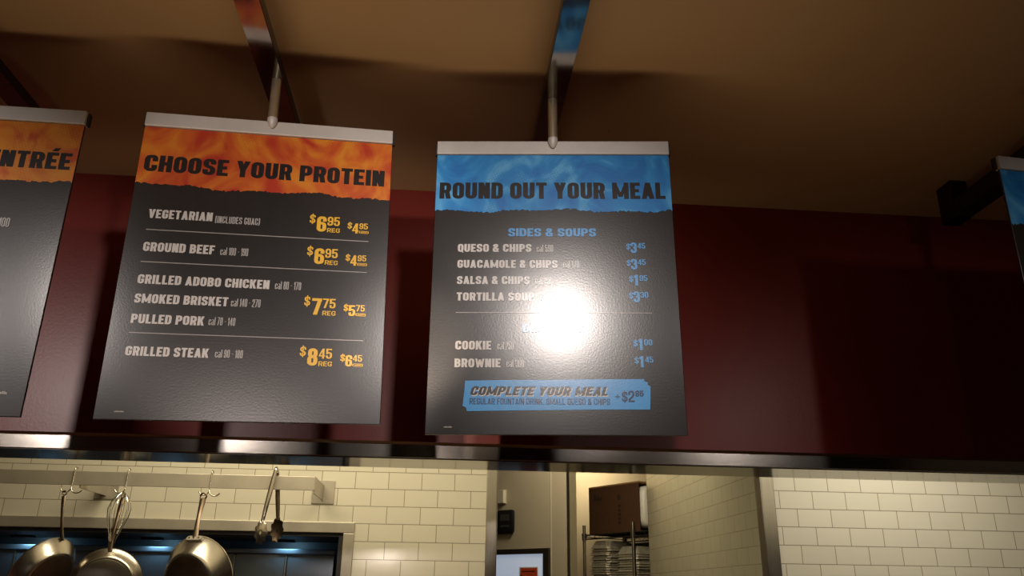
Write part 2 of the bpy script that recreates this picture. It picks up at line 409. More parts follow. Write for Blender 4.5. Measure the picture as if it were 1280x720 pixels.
WID = {'I': .0, 'l': .0, '.': .0, 'M': 1.42, 'W': 1.5, '1': .62, ' ': .38, '(': .55, ')': .55, '-': .6, 'E': .86, 'F': .84, 'L': .84, 'T': .92, 'A': 1.08, 'V': 1.06, 'Y': 1.06, 'K': 1.04, '&': 1.12, 'É': .86, 'É': .86, '4': 1.06}
def text(bm, s, u0, u1, z, cap, weight=.36, gap=.13, y=0.0, shear=0.0):
    """set a line of capitals from u0 to u1; weight is the stroke in letter widths"""
    adv = [WID.get(c, 1.0) if WID.get(c, 1.0) > 0 else weight for c in s]
    k = (u1 - u0 - shear * cap) / (sum(adv) + gap * (len(s) - 1))
    x = u0
    for c, a in zip(s, adv):
        if c != ' ':
            glyph(c, Pen(bm, x, z, a * k, cap, weight * k, shear, y))
        x += (a + gap) * k

# ------------------------------------------------------------------ the room
D = 2.44; HC = 1.267; WX0, WX1 = -3.2, 4.2
ZT = .420
struct(obj('wall_menu', boxbm(WX0, WX1, D, D + .18, .374 + EYE, HC + EYE), M['red']))
struct(obj('wall_kitchen_side', boxbm(WX0, WX1, D + .1802, D + .1862, .3745 + EYE, 1.38 + EYE), M['ivory']))
struct(obj('ceiling', boxbm(WX0, WX1, -2.2, D + .18, HC + EYE, HC + .06 + EYE), M['ceil']))
struct(obj('floor', boxbm(WX0, WX1, -2.2, 8.0, -.05, 0), M['floor']))
struct(obj('ceiling_kitchen', boxbm(WX0, WX1, D + .18, 8.0, 1.38 + EYE, 1.44 + EYE), M['beige']))
# stainless nosing along the bottom of the menu wall
b = BM()
prof = [(-.004, .3735), (-.010, .3755), (-.010, .4125), (-.0085, .4155), (-.003, .423), (0, .423), (0, .3735)]
va = [b.verts.new((WX0, D + y, z + EYE)) for y, z in prof]; vb = [b.verts.new((WX1, D + y, z + EYE)) for y, z in prof]
for i in range(len(prof)):
    j = (i + 1) % len(prof); b.faces.new((va[i], va[j], vb[j], vb[i]))
b.faces.new(va[::-1]); b.faces.new(vb)
bmesh.ops.recalc_face_normals(b, faces=b.faces)
struct(obj('trim_1', b, M['steel']))
struct(obj('trim_2', boxbm(WX0, WX1, D - .004, D + .184, .3715 + EYE, .3742 + EYE), M['soffit']))
# tiled kitchen walls
YL, YR = 3.89, 3.61
b = BM()                                     # left wall with the hood opening cut out
hx1, hz1 = -.443, .250
box(b, hx1, .215, YL, YL + .12, 0, 1.38 + EYE); box(b, WX0, hx1, YL, YL + .12, hz1 + EYE, 1.38 + EYE)
struct(obj('wall_kitchen', b, M['tileA']))
b = BM(); box(b, 1.4595, WX1, YR, YR + .12, 0, 1.38 + EYE)
struct(obj('wall_right', b, M['tileB']))
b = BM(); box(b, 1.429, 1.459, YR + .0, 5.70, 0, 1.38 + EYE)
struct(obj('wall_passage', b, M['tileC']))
# steel corner guards of the passage mouth
b = BM(); box(b, .206, .2585, YL - .006, YL - .0005, 0, 1.38 + EYE, .002); box(b, .2545, .2585, YL - .006, YL + .12, 0, 1.38 + EYE)
struct(obj('trim_3', b, M['steel_v']))
b = BM(); box(b, 1.425, 1.488, YR - .006, YR - .0005, 0, 1.38 + EYE, .002); box(b, 1.425, 1.4285, YR - .006, YR + .06, 0, 1.38 + EYE)
struct(obj('trim_4', b, M['steel_v']))
# angled beige wall with the door, ending in a steel-capped corner
A0 = Vector((.742, 4.80, 0)); dA = Vector((-.690, .7238, 0)); dA.normalize(); nA = Vector((-dA.y, dA.x, 0))  # nA points to the camera side
if nA.y > 0: nA = -nA
angA = math.atan2(-dA.y, -dA.x)              # local +x runs towards the near corner
MA = Matrix.Translation(A0 + dA * 1.3) @ Matrix.Rotation(angA, 4, 'Z')   # local x from far (0) to near (1.3), local -y faces the camera
b = BM(); box(b, 0, 1.3, 0, .06, 0, 1.38 + EYE, mtx=MA)
struct(obj('wall_door', b, M['beige']))
b = BM(); box(b, 1.282, 1.302, -.004, .063, 0, 1.38 + EYE, mtx=MA)
struct(obj('trim_5', b, M['steel_v']))
b = BM(); box(b, 1.159, 1.162, -.003, 0, 0, 1.38 + EYE, mtx=MA)
struct(obj('trim_6', b, M['ivory']))
b = BM(); box(b, -.4, 2.6, 7.2, 7.3, 0, 1.38 + EYE)
struct(obj('wall_back', b, M['beige']))
b = BM(); box(b, 2.5, 2.6, 3.73, 7.2, 0, 1.38 + EYE)
struct(obj('wall_store', b, M['beige']))


# ------------------------------------------------------------------ hood recess in the tiled wall
t = thing('exhaust_hood', 'steel framed dark hood recess with blue lit panels in the tiled wall', 'hood', (hx1, YL, hz1 + EYE))
def inv(o): o.matrix_parent_inverse = Matrix.Translation(-Vector(t.location)); return o
b = BM()
box(b, WX0 + .1, -.3935, YL - .012, YL + .004, .2505 + EYE, .298 + EYE, .003)
box(b, hx1 + .0005, -.3935, YL - .012, YL + .004, -.6 + EYE, .2503 + EYE, .003)
inv(obj('frame', b, M['frame'], t))
b = BM()                                     # lining: top, end and back
box(b, WX0 + .1, hx1 - .002, YL + .003, 4.42, .235 + EYE, .248 + EYE)
box(b, hx1 - .02, hx1 - .002, YL + .003, 4.42, -.6 + EYE, .235 + EYE)
box(b, WX0 + .1, hx1 - .02, 4.405, 4.42, -.6 + EYE, .235 + EYE)
inv(obj('lining', b, M['dark'], t))
px = [-2.6, -2.05, -1.50, -1.01, -.76, -.52]
for i in range(5):
    inv(obj('back_panel', boxbm(px[i] + .006, px[i + 1] - .006, 4.30, 4.312, -.6 + EYE, .170 + EYE, .002), M['hoodpanel'], t))
for x in px[1:5]:
    inv(obj('panel_seam', boxbm(x - .005, x + .005, 4.292, 4.313, -.6 + EYE, .165 + EYE, .002), M['steel_v'], t))
inv(obj('light_strip', boxbm(-2.6, -.52, 4.275, 4.312, .172 + EYE, .196 + EYE, .003), M['hoodpanel'], t))
for x in (-1.99, -1.39, -.76):
    o = inv(obj('lamp', boxbm(x - .05, x + .05, 4.19, 4.23, .222 + EYE, .234 + EYE, .004), M['dark'], t))
    light('hood_lamp', 'AREA', (x, 4.225, .2205), .30, (.35, .72, 1.0), shape='RECTANGLE', size=.08, size_y=.03, aim=(x, 4.30, .15))

# ------------------------------------------------------------------ beams
HB = 1.14
def beam(x, y0, y1, ztop, label, bracket=False, plate=False):
    t = thing('ceiling_beam', label, 'beam', (x, y0, HB + EYE), group=None)
    w = .0275
    obj('bar', boxbm(-w, w, 0, y1 - y0, 0, ztop - HB, .0015), M['beamside'], t)
    if plate: obj('underside_plate', boxbm(-w + .001, w - .001, .001, y1 - y0 - .001, -.0008, .0004), M['beam'], t)
    if bracket: obj('bracket', boxbm(-w - .001, w + .001, y1 - y0 - .072, y1 - y0 + .002, 0, HC - HB - .0005, .0015), M['beamside'], t)
    obj('hanger', boxbm(-w * .6, w * .6, .02, .07, ztop - HB - .001, HC - HB - .0005, .001), M['beamside'], t)
    return t
beam(-1.112, -.9, 2.02, 1.168, 'black glossy beam at upper left above the leftmost menu board')
beam(-.447, -.9, 2.25, 1.168, 'black glossy beam on the ceiling carrying the protein menu board', plate=True)
beam(.232, -.9, 2.25, 1.168, 'black glossy beam reflecting blue above the round out your meal board', plate=True)
beam(1.613, -.9, 2.25, 1.198, 'dark beam with square bracket end at the right by the red wall', True)

# ------------------------------------------------------------------ menu boards
def board(name, label, pos, ang, header, seed):
    a, bb, c = ang
    ca, sa = math.cos(a), math.sin(a)
    m = (Matrix(((ca, -sa, 0), (sa, ca, 0), (0, 0, 1))) @ Matrix(((1, 0, 0), (0, math.cos(bb), -math.sin(bb)), (0, math.sin(bb), math.cos(bb))))
         @ Matrix(((math.cos(c), 0, math.sin(c)), (0, 1, 0), (-math.sin(c), 0, math.cos(c)))))
    t = thing('menu_board', label, 'menu board', P(*pos), m.to_euler())
    W = .2795
    obj('rail', boxbm(-W, W, -.006, .012, -.0345, 0, .0015), M['alu'], t)
    for s in (-1, 1):
        obj('rail_end_cap', boxbm(s * W - .003 + s * .0022, s * W + .003 + s * .0022, .003, .016, -.033, -.0015, .001), M['edge'], t)
    obj('poster', boxbm(-W, W, 0, .006, -.711, -.0345, .0012), M['poster'], t)
    b = BM(); rnd = random.Random(seed)         # torn-edge header
    e = []; x = -W + .0008; z = -.183
    while x < W - .003:
        e.append((x, z - .0012 * rnd.random() - .003 * math.sin(x * 19 + seed) - .002 * math.sin(x * 47 + seed * 2) + rnd.choice((0, 0, 0, .002, -.002))))
        x += .0022 + .004 * rnd.random()
    e.append((W - .0008, z - .002))
    pts = [(-W + .0008, -.036)] + e + [(W - .0008, -.036)]
    top = [b.verts.new((x, -.0005, -.036)) for x, z in e]; bot = [b.verts.new((x, -.0005, z)) for x, z in e]
    for i in range(len(e) - 1): b.faces.new((bot[i], bot[i + 1], top[i + 1], top[i]))
    obj('header_panel', b, header, t)
    # hanging pole: a steel tube with a tapered foot in front of the rail
    pb = BM(); pl = HB - (pos[2])
    lathe(pb, [(0, -.004), (.0115, -.004), (.0115, pl - .001), (0, pl - .001)], 20, Matrix.Translation((0, -.013, 0)))
    pole = obj('pole', pb, M['pole'], t, True)
    pb = BM(); lathe(pb, [(0, -.0225), (.004, -.021), (.0085, -.014), (.0118, -.004), (.0118, .002), (0, .002)], 20, Matrix.Translation((0, -.013, 0)))
    obj('tip', pb, M['alu'], pole, True)
    return t

YT = -.0009
def letters(t, name, m, rows, **k):
    for s, u0, u1, z, cap in rows:
        b = BM(); text(b, s, u0, u1, z, cap, y=YT, **k); obj(name, b, m, t)
def rules(t, rows):
    for u0, u1, z in rows: obj('divider_line', boxbm(u0, u1, YT, -.0002, z - .0009, z + .0009), M['rule'], t)
def small_mark(t, u0, u1, z, h):
    b = BM(); n = 7; st = (u1 - u0) / n
    for i in range(n): box(b, u0 + i * st, u0 + i * st + st * .78, YT, -.0002, z, z + h * (1 if i % 3 else .7))
    obj('fine_print', b, M['grey'], t)

tA = board('menu_board', 'hanging menu board with orange header reading CHOOSE YOUR PROTEIN', (-.4341, 1.6762, 1.0289), (.0836, -.0247, -.0267), M['orange'], 3)
letters(tA, 'title_lettering', M['ink'], [('CHOOSE YOUR PROTEIN', -.2665, .2643, -.1508, .0417)], weight=.42, gap=.12)
letters(tA, 'item_lettering', M['white'], [('VEGETARIAN', -.2395, -.1061, -.2661, .0213), ('GROUND BEEF', -.2393, -.0927, -.3454, .0213),
    ('GRILLED ADOBO CHICKEN', -.2392, .0295, -.4205, .0207), ('SMOKED BRISKET', -.2392, -.0515, -.4640, .0205),
    ('PULLED PORK', -.2393, -.0948, -.5091, .0203), ('GRILLED STEAK', -.2395, -.0774, -.5790, .0200)], weight=.41, gap=.14)
letters(tA, 'calorie_lettering', M['grey'], [('(INCLUDES GUAC)', -.1002, -.0044, -.2691, .0168), ('cal 100 - 190', -.0805, -.0223, -.3454, .0181),
    ('cal 80 - 170', .0415, .0962, -.4195, .0184), ('cal 140 - 270', -.0452, .0150, -.4635, .0182), ('cal 70 - 140', -.0857, -.0322, -.5072, .0178),
    ('cal 90 - 180', -.0648, -.0096, -.5775, .0174)], weight=.36, gap=.20)
b = BM()
for (dx, z0), big, sm in (((0, 0), '6', '4'), ((.0003, -.0796), '6', '4'), ((.0031, -.1989), '7', '5'), ((.0028, -.3128), '8', '6')):
    cents = {'6': '95', '7': '75', '8': '45'}[big]
    for s, u0, u1, z, cap, wt in (('$', .1028, .1151, -.2572, .0241, .34), (big, .1189, .1400, -.2758, .038, .40), (cents, .1420, .1693, -.2597, .0221, .34), ('REG', .1424, .1703, -.2765, .0105, .26),
                          ('$', .187, .1968, -.2653, .0171, .34), (sm, .1977, .2120, -.2755, .0251, .38), (cents, .2132, .2323, -.264, .0145, .32)):
        if s == '$': b = BM()
        text(b, s, u0 + dx, u1 + dx, z + z0, cap, wt, .14, YT)
        if s == 'REG': obj('price_lettering', b, M['yellow'], tA)
    for x0, x1, z1, z2 in ((.213, .2346, -.2700, -.2687), (.213, .2346, -.2751, -.2738), (.213, .2150, -.2751, -.2687), (.2326, .2346, -.2751, -.2687), (.2168, .2308, -.2726, -.2712)):
        p = Pen(b, 0, 0, 1, 1, .1, 0, YT); p.R(x0 + dx, z1 + z0, x1 + dx, z2 + z0)
    obj('price_lettering', b, M['yellow'], tA)
rules(tA, ((-.2394, .2355, -.2940), (-.2394, .2355, -.3701), (-.2394, .2355, -.5298)))
small_mark(tA, -.2418, -.2232, -.6961, .0026)

tB = board('menu_board', 'hanging menu board with blue header reading ROUND OUT YOUR MEAL', (.2304, 1.6913, 1.0277), (-.097, .0069, -.0056), M['blue'], 11)
letters(tB, 'title_lettering', M['ink'], [('ROUND OUT YOUR MEAL', -.2698, .2649, -.1529, .0430)], weight=.42, gap=.12)
letters(tB, 'heading_lettering', M['sky'], [('SIDES & SOUPS', -.1059, .0980, -.2501, .0205), ('DESSERTS', -.0721, .0664, -.4828, .0196)], weight=.38, gap=.12)
letters(tB, 'item_lettering', M['white'], [('QUESO & CHIPS', -.2220, -.0517, -.2893, .0197), ('GUACAMOLE & CHIPS', -.2218, .0080, -.3290, .0194),
    ('SALSA & CHIPS', -.2215, -.0561, -.3689, .0192), ('TORTILLA SOUP', -.2211, -.0453, -.4088, .0196), ('COOKIE', -.2204, -.1409, -.5235, .0202),
    ('BROWNIE', -.2208, -.1197, -.5637, .0199)], weight=.41, gap=.14)
letters(tB, 'calorie_lettering', M['grey'], [('cal 590', -.0399, -.0017, -.2891, .0178), ('cal 170', .0208, .0573, -.3286, .0178), ('cal 150', -.0434, -.0071, -.3685, .0175),
    ('cal 160', -.0327, .0052, -.4084, .0173), ('cal 250', -.1273, -.0914, -.5232, .0184), ('cal 360', -.1069, -.0684, -.5632, .0181)], weight=.36, gap=.20)
b = BM()
for dx, z0, big, cents in ((0, 0, '3', '45'), (-.0008, -.0408, '3', '45'), (.0012, -.0799, '1', '95'), (.0012, -.1204, '3', '30'), (.004, -.232, '1', '00'), (.0043, -.2712, '1', '45')):
    e = .007 if big == '1' else 0; b = BM()
    for s, u0, u1, z, cap, wt in (('$', .167 + e * .3, .1762 + e * .3, -.2836, .0161, .34), (big, .1768 + e * .4, .1908 - e * .3, -.2914, .0261, .40), (cents, .1925, .2104, -.2805, .0141, .34)):
        text(b, s, u0 + dx, u1 + dx, z + z0, cap, wt, .14, YT)
    obj('price_lettering', b, M['sky'], tB)
rules(tB, ((-.2217, .2172, -.4371),))
small_mark(tB, -.2396, -.2217, -.6961, .0027)
bp = [(-.1965, -.5937), (-.12, -.5918), (-.02, -.5912), (.09, -.5893), (.1923, -.5884), (.1929, -.5938), (.2006, -.5959), (.1986, -.6008), (.2054, -.6043), (.2040, -.63), (.2020, -.6551),
      (.12, -.6556), (.0, -.6572), (-.1, -.6588), (-.191, -.6605), (-.1932, -.6525), (-.2005, -.6490), (-.1975, -.62)]
b = BM(); prism(b, bp[::-1], -.0009, -.0001)
bmesh.ops.recalc_face_normals(b, faces=b.faces)
ban = obj('banner', b, M['sky'], tB)
YT = -.0013
letters(ban, 'banner_shadow_lettering', M['white'], [('COMPLETE YOUR MEAL', -.1848, .1192, -.6281, .0194)], weight=.40, gap=.14, shear=.32)
YT = -.0017
letters(ban, 'banner_lettering', M['ink'], [('COMPLETE YOUR MEAL', -.1862, .1176, -.6255, .0194)], weight=.40, gap=.14, shear=.32)
letters(ban, 'fine_lettering', M['navy'], [('REGULAR FOUNTAIN DRINK. SMALL QUESO & CHIPS', -.1854, .1166, -.6455, .0131)], weight=.26, gap=.20)
letters(ban, 'price_lettering', M['navy'], [('+', .1286, .1382, -.6323, .0096), ('$', .1427, .1548, -.6398, .0245), ('2', .1565, .1699, -.639, .0245), ('95', .1718, .1896, -.6267, .0123)], weight=.32, gap=.16)
YT = -.0009

tL = board('menu_board', 'hanging menu board cut by left edge, orange header ending in NTRÉE', (-1.1341, 1.6691, 1.0270), (.0268, 0, -.0088), M['amber'], 5)
letters(tL, 'title_lettering', M['ink'], [('ENTRÉE', .0895, .2675, -.1527, .0421)], weight=.42, gap=.12)
letters(tL, 'calorie_lettering', M['grey'], [('100', .1480, .1699, -.2990, .0218)], weight=.36, gap=.20)
small_mark(tL, .2210, .2452, -.6659, .0060)
tC = board('menu_board', 'hanging menu board cut by right edge, plain blue header showing', (1.611, 1.6689, 1.028), (.0896, 0, .0069), M['blue'], 8)

# ------------------------------------------------------------------ pot rail on the kitchen wall
YB = 3.60; Z0, Z1 = .405, .463
t = thing('pot_rail', 'long grey steel pot rail bracketed to the tiled wall', 'rail', P(-.552, YB, Z0))
def loc_parent(o): o.matrix_parent_inverse = Matrix.Translation(-Vector(t.location)); return o
b = BM(); box(b, WX0 + .05, -.549, YB, YB + .006, Z0 + EYE, Z1 + EYE, .0015); box(b, WX0 + .05, -.556, YB + .004, YB + .02, Z1 - .005 + EYE, Z1 + EYE, .001)
loc_parent(obj('bar', b, M['frame'], t))
for x in (-.552, -1.52, -2.5):
    loc_parent(obj('arm', boxbm(x - .003, x + .003, YB + .005, YL - .004, Z0 - .012 + EYE, Z1 + EYE, .001), M['frame'], t))
    pl = loc_parent(obj('wall_plate', boxbm(x - .050, x + .053, YL - .005, YL, .378 + EYE, .483 + EYE, .001), M['frame'], t))
    for sx in (-.042, .045):
        for z in (.387, .474):
            b = BM(); lathe(b, [(0, 0), (.006, 0), (.006, .003), (.003, .0055), (0, .006)], 12, Matrix.Translation(P(x + sx, YL - .005, z)) @ Matrix.Rotation(math.pi / 2, 4, 'X'))
            o = obj('screw', b, M['iron'], pl, True); o.matrix_parent_inverse = Matrix.Translation(-Vector(t.location))

def arc(c, r, a0, a1, n=9, ax=(1, 0, 0), ay=(0, 0, 1)):
    ax, ay = Vector(ax), Vector(ay)
    return [Vector(c) + ax * r * math.cos(math.radians(a0 + (a1 - a0) * k / n)) + ay * r * math.sin(math.radians(a0 + (a1 - a0) * k / n)) for k in range(n + 1)]
def pot_hook(x, label, zl=.0, double=True):
    t = thing('pot_hook', label, 'hook', P(x, YB - .004, Z1))
    b = BM(); r = .0026
    top = arc((0, .012, .003), .0142, 180, 20, 10, (0, 1, 0))
    drop = [Vector((0, -.0022, z)) for z in (-.02, -.045)]
    tube(b, [Vector((0, .0252, -.012))] + top[::-1] + drop + [Vector((0, -.004, -.068 + zl))], r)
    obj('stem', b, M['chrome'], t, True)
    c = -.068 + zl
    b = BM(); tube(b, [Vector((0, -.004, c))] + [Vector((-.021 + .021 * math.cos(math.radians(q)), -.006 - .0 * q, c - .021 * math.sin(math.radians(q)))) for q in range(12, 175, 14)], r)
    obj('prong', b, M['chrome'], t, True)
    if double:
        b = BM(); tube(b, [Vector((0, -.004, c))] + [Vector((.024 - .024 * math.cos(math.radians(q)), -.006, c - .024 * math.sin(math.radians(q)))) for q in range(12, 165, 14)], r)
        obj('prong', b, M['chrome'], t, True)
    return t
pot_hook(-1.548, 'wire double hook at left holding the edge-on skillet')
pot_hook(-1.330, 'wire hook in the middle holding the wire whisk', double=False)
pot_hook(-.985, 'wire double hook at right holding the flared saucepan')

def frame_axis(n, up=(0, 0, 1)):
    """matrix whose +z is n, with x as close to up as can be"""
    n = Vector(n).normalized(); u = Vector(up); x = (u - n * u.dot(n)).normalized(); y = n.cross(x)
    return Matrix((x, y, n)).transposed().to_4x4()
def pan(name, label, rim, n, r_rim, r_base, depth, top, hw, htop, base_m, bright, plate=True, ht=.006):
    """hung by its handle with the base turned to the viewer; n runs from the rim to the base"""
    t = thing(name, label, 'pan', P(*top))
    F = Matrix.Translation(P(*rim) - Vector(t.location)) @ frame_axis(n)
    b = BM()
    cr = .012
    lathe(b, [(r_rim + .004, -.002), (r_rim + .004, .002), (r_rim, .004), (r_base + cr * .5, depth - cr), (r_base, depth - .002), (r_base - .004, depth), (0, depth),
              (0, depth - .004), (r_base - .006, depth - .004), (r_rim - .004, .002), (r_rim - .003, -.002), (r_rim + .004, -.002)], 64, F)
    obj('body', b, bright, t, True)
    b = BM(); lathe(b, [(0, depth + .0015), (r_base - .012, depth + .0015), (r_base - .008, depth - .001), (0, depth - .001)], 56, F)
    obj('base_disc', b, base_m, t, True)
    # handle: a flat strap from the rim up to the hook, with a hanging eye
    join = F @ Vector((r_rim * .985, 0, .016))
    b = BM(); N = 10
    mid = [join.lerp(Vector((0, 0, -.016)), k / N) + Vector((0, -.010 * math.sin(math.pi * k / N), 0)) for k in range(N + 1)]
    rr = [hw * (1.0 - .28 * math.sin(math.pi * min(1, k / N * 1.1))) for k in range(N + 1)]
    tube(b, mid, hw, 10, True, rr, None)
    for v in b.verts:                         # flatten front to back
        k = min(range(len(mid)), key=lambda i: (mid[i] - v.co).length); v.co.y = mid[k].y + (v.co.y - mid[k].y) * ht
    tube(b, arc((0, 0, -.002), hw * 1.0, -90, 270, 20), hw * .30, 6, False)
    obj('handle', b, M['iron'], t, True)
    if plate:
        b = BM(); G = F @ Matrix.Translation((r_rim * .93, 0, depth * .18))
        wpl = .036
        pts = [(-wpl, -.006), (-wpl + .006, -.012), (wpl - .006, -.012), (wpl, -.006), (wpl, .008), (wpl - .008, .013), (-wpl + .008, .013), (-wpl, .008)]
        sl = math.atan2(r_rim - r_base, depth)
        H = G @ Matrix.Rotation(-sl, 4, 'Y')
        lo = [b.verts.new(H @ Vector((.002, x, z))) for x, z in pts]; hi = [b.verts.new(H @ Vector((.014, x * .96, z * .9))) for x, z in pts]
        b.faces.new(lo[::-1]); b.faces.new(hi)
        for i in range(len(pts)): b.faces.new((lo[i], lo[(i + 1) % len(pts)], hi[(i + 1) % len(pts)], hi[i]))
        bmesh.ops.recalc_face_normals(b, faces=b.faces)
        pl = obj('handle_plate', b, M['frame'], t)
        for yy in (-.022, 0, .022):
            b = BM(); lathe(b, [(0, 0), (.005, 0), (.004, .003), (0, .004)], 10, H @ Matrix.Translation((.014, yy, 0)) @ Matrix.Rotation(math.pi / 2, 4, 'Y'))
            obj('rivet', b, M['pansteel'], pl, True)
    return t
pan('saucepan', 'flared steel saucepan hung at right with dark base showing', (-.968, 3.562, .060), (-.33, -.88, -.32), .150, .106, .082, (-1.004, 3.588, .372), .0125, .37, M['panbase'], M['pansteel'], True, .35)
pan('frying_pan', 'bright steel pan hanging behind the whisk in the middle', (-1.335, 3.585, .018), (.14, -.96, -.20), .134, .112, .045, (-1.340, 3.612, .370), .009, .37, M['pansteel'], M['pansteel'], False, .35)
pan('skillet', 'skillet at far left hanging nearly edge-on with a dark base', (-1.602, 3.60, .062), (.82, -.36, -.45), .140, .105, .055, (-1.569, 3.588, .372), .0085, .37, M['panbase'], M['pansteel'], False, .5)

# whisk hung by its loops, handle down
t = thing('wire_whisk', 'wire whisk hung loops up in front of the bright middle pan', 'whisk', P(-1.322, 3.560, .372))
top = Vector((0, 0, 0)); b = BM()
for k in range(6):
    a = math.pi * k / 6; dx = Vector((math.cos(a), math.sin(a), 0))
    pts = []
    for i in range(25):
        s = i / 24; ang = s * math.pi * 2
        # loop: from neck up to the tip and back on the other side
        h = .5 - .5 * math.cos(ang)             # 0 neck .. 1 tip
        rad = .040 * math.sin(math.pi * (h ** 2.3)) * (1 if s < .5 else -1) + (.005 if s < .5 else -.005)
        pts.append(Vector((-.016 * (1 - h), 0, -.275 * (1 - h) + .004)) + dx * rad)
    tube(b, pts, .0013, 5, False)
obj('wire_loops', b, M['chrome'], t, True)
b = BM(); tube(b, [(-.016, 0, -.262), (-.017, 0, -.30), (-.018, 0, -.36), (-.018, 0, -.42)], .009, 12, True, [.007, .009, .0095, .008])
obj('handle', b, M['pansteel'], t, True)

# tongs straddling the rail
t = thing('serving_tongs', 'steel tongs with scalloped tips straddling the rail at right', 'tongs', P(-.718, YB + .004, .487))
b = BM(); tube(b, arc((0, 0, -.006), .016, 200, -20, 10, (0, 1, 0)), .0075, 10, True)
obj('hinge', b, M['chrome'], t, True)
for (y, x1, m, dz) in ((-.020, -.030, M['chrome'], .215), (.024, .024, M['iron'], .20)):
    b = BM(); N = 12
    c = [Vector((x1 * k / N, y * (1 + .25 * k / N), -.004 - (dz) * k / N)) for k in range(N + 1)]
    tube(b, c, .008, 10, True, [.0075 + .0025 * math.sin(math.pi * k / N) for k in range(N + 1)])
    for v in b.verts: v.co.y = y + (v.co.y - y) * .55
    arm = obj('arm', b, m, t, True)
    b = BM(); e = c[-1]                         # spoon-shaped tip with scalloped edge
    rings = []; NR, NA = 6, 28
    cv = b.verts.new(e + Vector((0, .008 * (1 if y < 0 else -1) * -1, -.045)))
    for j in range(1, NR + 1):
        q = j / NR; ring = []
        for k in range(NA):
            a = 2 * math.pi * k / NA; sc = 1 + (.13 * math.cos(a * 9) if j == NR else .05 * math.cos(a * 9) * q)
            ring.append(b.verts.new(e + Vector((.026 * q * math.cos(a) * sc, (-.010 if y < 0 else .010) * (1 - q * q), -.040 + .048 * q * math.sin(a) * sc))))
        rings.append(ring)
    for k in range(NA): b.faces.new((cv, rings[0][k], rings[0][(k + 1) % NA]))
    for j in range(NR - 1):
        for k in range(NA): b.faces.new((rings[j][k], rings[j + 1][k], rings[j + 1][(k + 1) % NA], rings[j][(k + 1) % NA]))
    bmesh.ops.solidify(b, geom=list(b.faces), thickness=.0016)
    bmesh.ops.recalc_face_normals(b, faces=b.faces)
    obj('scalloped_tip', b, m, arm, True)

# ------------------------------------------------------------------ passage: door, thermostat, sensor
def onA(x, z, y=0): return MA @ Vector((x, y, z + EYE))
rotA = (0, 0, angA)
b = BM()
dx0, dx1, dz = .28, 1.155, .255
box(b, dx1 - .043, dx1, -.02, -.0005, -EYE, dz, .002); box(b, dx0, dx1 - .043, -.02, -.0005, dz - .030, dz, .002); box(b, dx0, dx1 - .043, -.018, -.0005, -EYE, .075, .002)
t = thing('swing_door', 'dark framed door with pale blue glass below the thermostat', 'door', onA(0, 0), rotA)
obj('frame', b, M['doorframe'], t)
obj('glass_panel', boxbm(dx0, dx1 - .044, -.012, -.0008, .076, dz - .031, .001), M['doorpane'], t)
nt_ = thing('paper_notice', 'red orange paper notice stuck on the pale door glass', 'notice', onA(1.0, .148, -.0125), rotA)
b = BM(); box(b, -.072, .072, -.0015, 0, -.17, .004); obj('backing', b, M['bag'], nt_)
b = BM(); box(b, -.062, .065, -.003, -.0016, -.16, -.002); sh = obj('sheet', b, M['redsign'], nt_)
b = BM(); box(b, -.062, -.05, -.0042, -.0031, -.08, -.040); box(b, -.048, .05, -.0042, -.0031, -.022, -.018); obj('printed_mark', b, M['ink'], sh)
t = thing('thermostat', 'black rounded thermostat with grey screen on the beige wall', 'thermostat', onA(.810, .417, -.001), rotA)
b = BM(); box(b, -.070, .070, -.022, 0, -.070, .070, .016); obj('case', b, M['black'], t, True)
obj('screen', boxbm(-.036, .036, -.0242, -.0215, .004, .044, .001), M['screen'], t)
obj('button_row', boxbm(-.034, .034, -.0242, -.0215, -.034, -.020, .001), M['screen'], t)
t = thing('wall_sensor', 'small ivory sensor box above the black thermostat', 'sensor', onA(.776, .569, -.001), rotA)
b = BM(); box(b, -.027, .027, -.028, 0, -.041, .041, .004); obj('case', b, M['ivory'], t)
obj('base_plate', boxbm(-.030, .030, -.006, 0, -.044, .044, .002), M['beige'], t)

# ------------------------------------------------------------------ storage rack with foil trays and a cardboard box
Cn = Vector((1.448, 6.02, 0)); dB = Vector((-.515, .857, 0)).normalized(); angB = math.atan2(-dB.y, -dB.x)
LB = .56
MB_ = Matrix.Translation(Cn + dB * LB) @ Matrix.Rotation(angB, 4, 'Z')   # local x: 0 far-left .. LB near-right, local +y back
SZ = .445
rotB = (0, 0, angB)
def onB(x, y, z): return MB_ @ Vector((x, y, z + EYE))
t = thing('wire_rack', 'dark wire storage rack seen through the passage', 'rack', onB(0, 0, -EYE), rotB)
RL = LB + .30
for x, y in ((-.03, -.03), (LB - .045, -.03), (-.03, .40), (RL, .40), (RL, -.03)):
    b = BM(); tube(b, [(x, y, .02), (x, y, 1.0), (x, y, SZ + EYE + .06)], .0125, 12); tube(b, [(x, y, SZ + EYE + .058), (x, y, SZ + EYE + .066)], .0135, 12); tube(b, [(x, y, 0), (x, y, .025)], .017, 12)
    for k in range(10): tube(b, [(x, y, SZ + EYE - .2 + k * .025), (x, y, SZ + EYE - .198 + k * .025)], .0132, 12)
    po = obj('post', b, M['rackpost'], t, True)
    b = BM(); tube(b, [(x, y, SZ + EYE - .05), (x, y, SZ + EYE + .005)], .019, 12, True, [.017, .021]); obj('collar', b, M['rackpost'], po, True)
